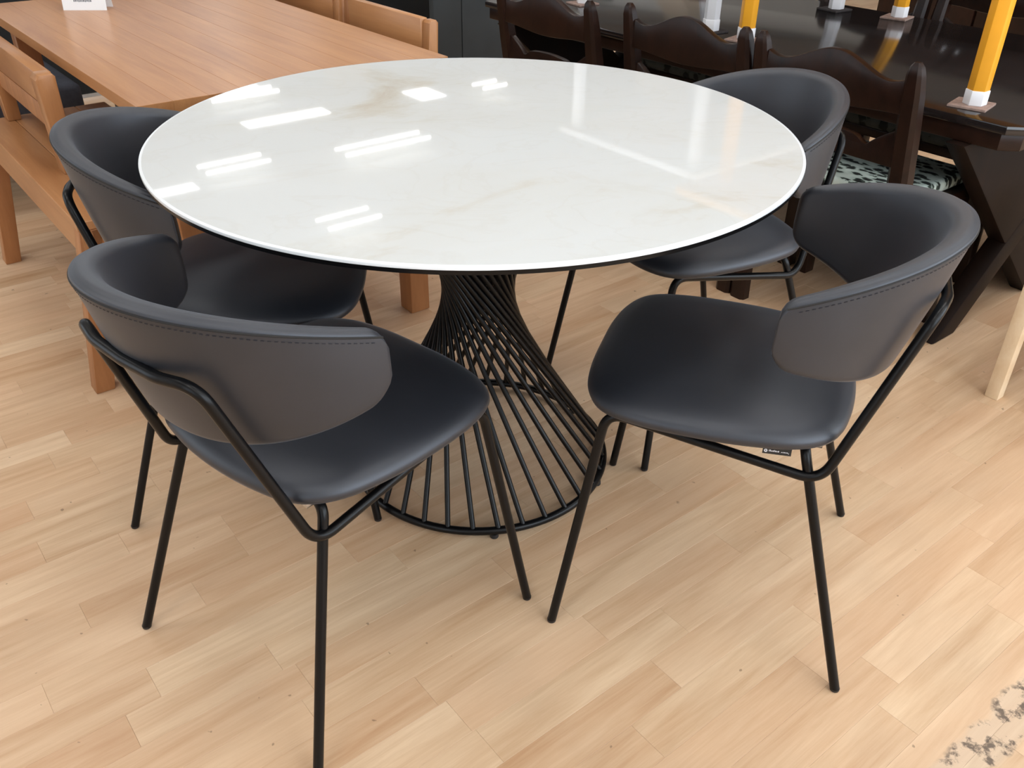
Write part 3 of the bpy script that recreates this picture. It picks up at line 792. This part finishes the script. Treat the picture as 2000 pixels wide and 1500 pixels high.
def dark_chair(m, w, label, rz=0.0):
    t = thing('dark_chair', label, 'chair', G(m, w, 0), GROT + rz, 'dark wooden chairs at the dark table')
    hw = .212
    # local: x across, y forward (towards the table), posts lean back
    for s in (-1, 1):
        bm = bmesh.new(); rows = []
        prof = [(0, .070, .026, .020), (.25, .058, .026, .022), (.45, .050, .027, .024), (.60, .022, .025, .023), (.70, .004, .022, .020), (.745, -.006, .019, .017), (.765, -.009, .014, .013), (.775, -.010, .007, .007)]
        for (z, yy, a, b) in prof:
            q = .6
            ring = [(-a, -b * q), (-a * q, -b), (a * q, -b), (a, -b * q), (a, b * q), (a * q, b), (-a * q, b), (-a, b * q)]
            rows.append([bm.verts.new((s * hw + px_, yy + py_, z)) for px_, py_ in ring])
        for r0, r1 in zip(rows, rows[1:]):
            for k in range(8): bm.faces.new((r0[k], r0[(k + 1) % 8], r1[(k + 1) % 8], r1[k]))
        bm.faces.new(rows[0]); bm.faces.new(rows[-1][::-1])
        bm_obj('back_post', bm, 'darkwood', t, True, 0.5)
        prism('leg', [(.36, 0), (.405, 0), (.41, .395), (.36, .395)], 'x', s * (hw - .005) - .022, s * (hw - .005) + .022, 'darkwood', t, .004)
        box('side_rail', s * hw - .012, s * hw + .012, .06, .365, .335, .39, 'darkwood', t, .003)
    xs = [-.196 + .392 * i / 40 for i in range(41)]
    def top(x):
        a = abs(x)
        if a > .15: return .7225 + .012 * ((a - .15) / .046) ** 2
        return .7225 + .045 * (.5 + .5 * math.cos(PI * a / .15)) ** 0.9
    def lo(x): return .648 - .006 * math.cos(PI * x / .196)
    prism('top_rail', [(x, top(x)) for x in xs] + [(x, lo(x)) for x in xs[::-1]], 'y', -.008, .016, 'darkwood', t, .004)
    def ltop(x):
        a = abs(x)
        if a > .115: return .560 + (.612 - .560) * min(1, (a - .115) / .07) ** 0.8
        if a > .085: return .560 + .020 * (1 - (a - .085) / .03)
        return .580 + .006 * math.cos(PI * a / .17)
    o = prism('lower_rail', [(x, ltop(x)) for x in xs] + [(x, .525) for x in xs[::-1]], 'y', .012, .032, 'darkwood', t, .003)
    box('seat_frame', -hw - .02, hw + .02, .055, .415, .375, .405, 'darkwood', t, .006)
    # tie-on cushion with rounded edge
    bm = bmesh.new(); bmesh.ops.create_cube(bm, size=1)
    for v_ in bm.verts: v_.co = Vector((v_.co.x * .42, .245 + v_.co.y * .36, .4235 + v_.co.z * .036))
    bmesh.ops.bevel(bm, geom=list(bm.edges), offset=.016, segments=3, profile=.6, affect='EDGES')
    bm_obj('seat_cushion', bm, 'floral', t, True, 1.2)
    return t
dark_chair(0.056, 1.03, 'dark stained wooden chair with leaf print cushion, rightmost of the near row')
dark_chair(-0.424, 1.03, 'dark stained wooden chair with wavy top rail, middle of the near row')
dark_chair(-0.945, 0.962, 'dark stained wooden chair beside the slate grey board, leftmost of the near row')
dark_chair(-0.26, 2.52, 'dark stained wooden chair on the far side of the dark table, behind the orange legs', PI)
dark_chair(0.24, 2.52, 'dark stained wooden chair across the dark table, partly past the right edge', PI)
dark_chair(-0.76, 2.52, 'dark stained wooden chair on the far side of the dark table, left', PI)
db = thing('dark_bench', 'dark low bench with dark leaf print cushion tucked under the dark table', 'bench', G(0, 0, 0), GROT)
box('seat', -1.25, .255, 1.70, 1.985, .37, .40, 'darkwood', db, .005)
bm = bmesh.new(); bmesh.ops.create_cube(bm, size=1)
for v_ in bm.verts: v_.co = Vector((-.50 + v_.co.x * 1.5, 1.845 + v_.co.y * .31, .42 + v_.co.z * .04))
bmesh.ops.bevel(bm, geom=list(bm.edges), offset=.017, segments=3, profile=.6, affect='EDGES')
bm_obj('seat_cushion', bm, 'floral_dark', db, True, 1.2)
for m in (-1.2, .20):
    for w in (1.735, 1.95): box('leg', m - .02, m + .02, w - .02, w + .02, 0, .37, 'darkwood', db, .003)

# dark cupboards added mostly out of view, so the dark table top mirrors darkness
CUPL = ['dark wooden cupboard far behind the dark table, left of three', 'dark wooden cupboard far behind the dark table, middle of three', 'dark wooden cupboard far behind the dark table, right of three']
for i, mc in enumerate((-1.0, 0.15, 1.3)):
    t = thing('cupboard', CUPL[i], 'cupboard', G(mc, 3.9, 0), GROT, 'dark cupboards behind the dark table')
    box('body', -.56, .56, 0, .45, .06, 1.6, 'darkwood', t, .006); box('plinth', -.54, .54, .02, .43, 0, .06, 'black', t)
    for sx in (-1, 1):
        d_ = box('door', -.27, .27, -.02, 0, .10, 1.55, 'darkwood', t, .004); d_.location = (sx * .277, 0, 0)
        box('handle', -sx * .235 - .008, -sx * .235 + .008, -.045, -.02, .85, 1.0, 'steel', d_, .003)

# small tables standing on the dark table, legs with white end caps on felt pads
def leg_table(name, label, legs, top_m, legmat, z0, zt, group=None):
    t = thing(name, label, 'table', G(0, 0, z0), GROT)
    for (m, w) in legs:
        def hexa(nm, r, a0, a1, mt): 
            o = prism(nm, [(m + r * math.cos(PI / 6 + k * PI / 3), w + r * math.sin(PI / 6 + k * PI / 3)) for k in range(6)], 'z', a0, a1, mt, t, .0015)
            return o
        hexa('leg', .0255, .022, zt, legmat); hexa('end_cap', .0275, .0, .034, 'white_plastic')
    prism('table_top', [(top_m[0], top_m[2]), (top_m[1], top_m[2]), (top_m[1], top_m[3]), (top_m[0], top_m[3])], 'z', zt, zt + .025, legmat, t, .003)
    return t
OL = [(-.494, 1.389), (-.421, 2.121), (.309, 1.252), (.382, 1.984)]
WLG = [(-.648, 1.405), (-.641, 2.074), (-1.25, 1.405), (-1.25, 2.074)]
PADT = .006
leg_table('orange_leg_table', 'low table on orange legs with white caps, standing on the dark table', OL, (-.56, .45, 1.22, 2.16), 'orange', DZ + PADT, .62)
leg_table('white_leg_table', 'low table on white legs standing on the dark table', WLG, (-1.30, -.59, 1.36, 2.12), 'white_plastic', DZ + PADT, .62)
PADL = {(0, 0): 'felt pad under the orange leg behind the dark chair posts', (0, 1): 'pinkish felt pad under the orange leg at the far edge of the dark table', (0, 2): 'pinkish felt pad under the nearest orange leg', (0, 3): 'felt pad under the orange leg past the right edge',
        (1, 0): 'felt pad under the white leg behind the dark chair rail', (1, 1): 'dark felt pad under the far white leg', (1, 2): 'felt pad under the near left white leg', (1, 3): 'felt pad under the far left white leg'}
for gi, LG in enumerate((OL, WLG)):
    for li, (m, w) in enumerate(LG):
        if (gi, li) in ((0, 3), (1, 2), (1, 3)): mt = 'felt'
        else: mt = 'felt_dark' if gi else 'felt'
        o = box('felt_pad', -.044, .044, -.044, .044, 0, PADT, mt, None, .001, 1)
        o.location = G(m - .006, w, DZ); o.rotation_euler = (0, 0, GROT + (.2 if gi == 0 else -.1)); tag(o, PADL[(gi, li)], 'pad', 'felt pads on the dark table')

# pale wooden table leg entering at the right edge
pt = thing('pale_table', 'pale wooden table of which one leg shows at the right edge', 'table', G(0.60, 1.175, 0), GROT)
for (m, w) in ((0, 0), (.62, 0), (0, .55), (.62, .55)): box('leg', m - .0165, m + .0165, w - .0165, w + .0165, 0, .42, 'pale', pt, .002)
box('table_top', -.04, .66, -.04, .59, .42, .445, 'pale', pt, .004)
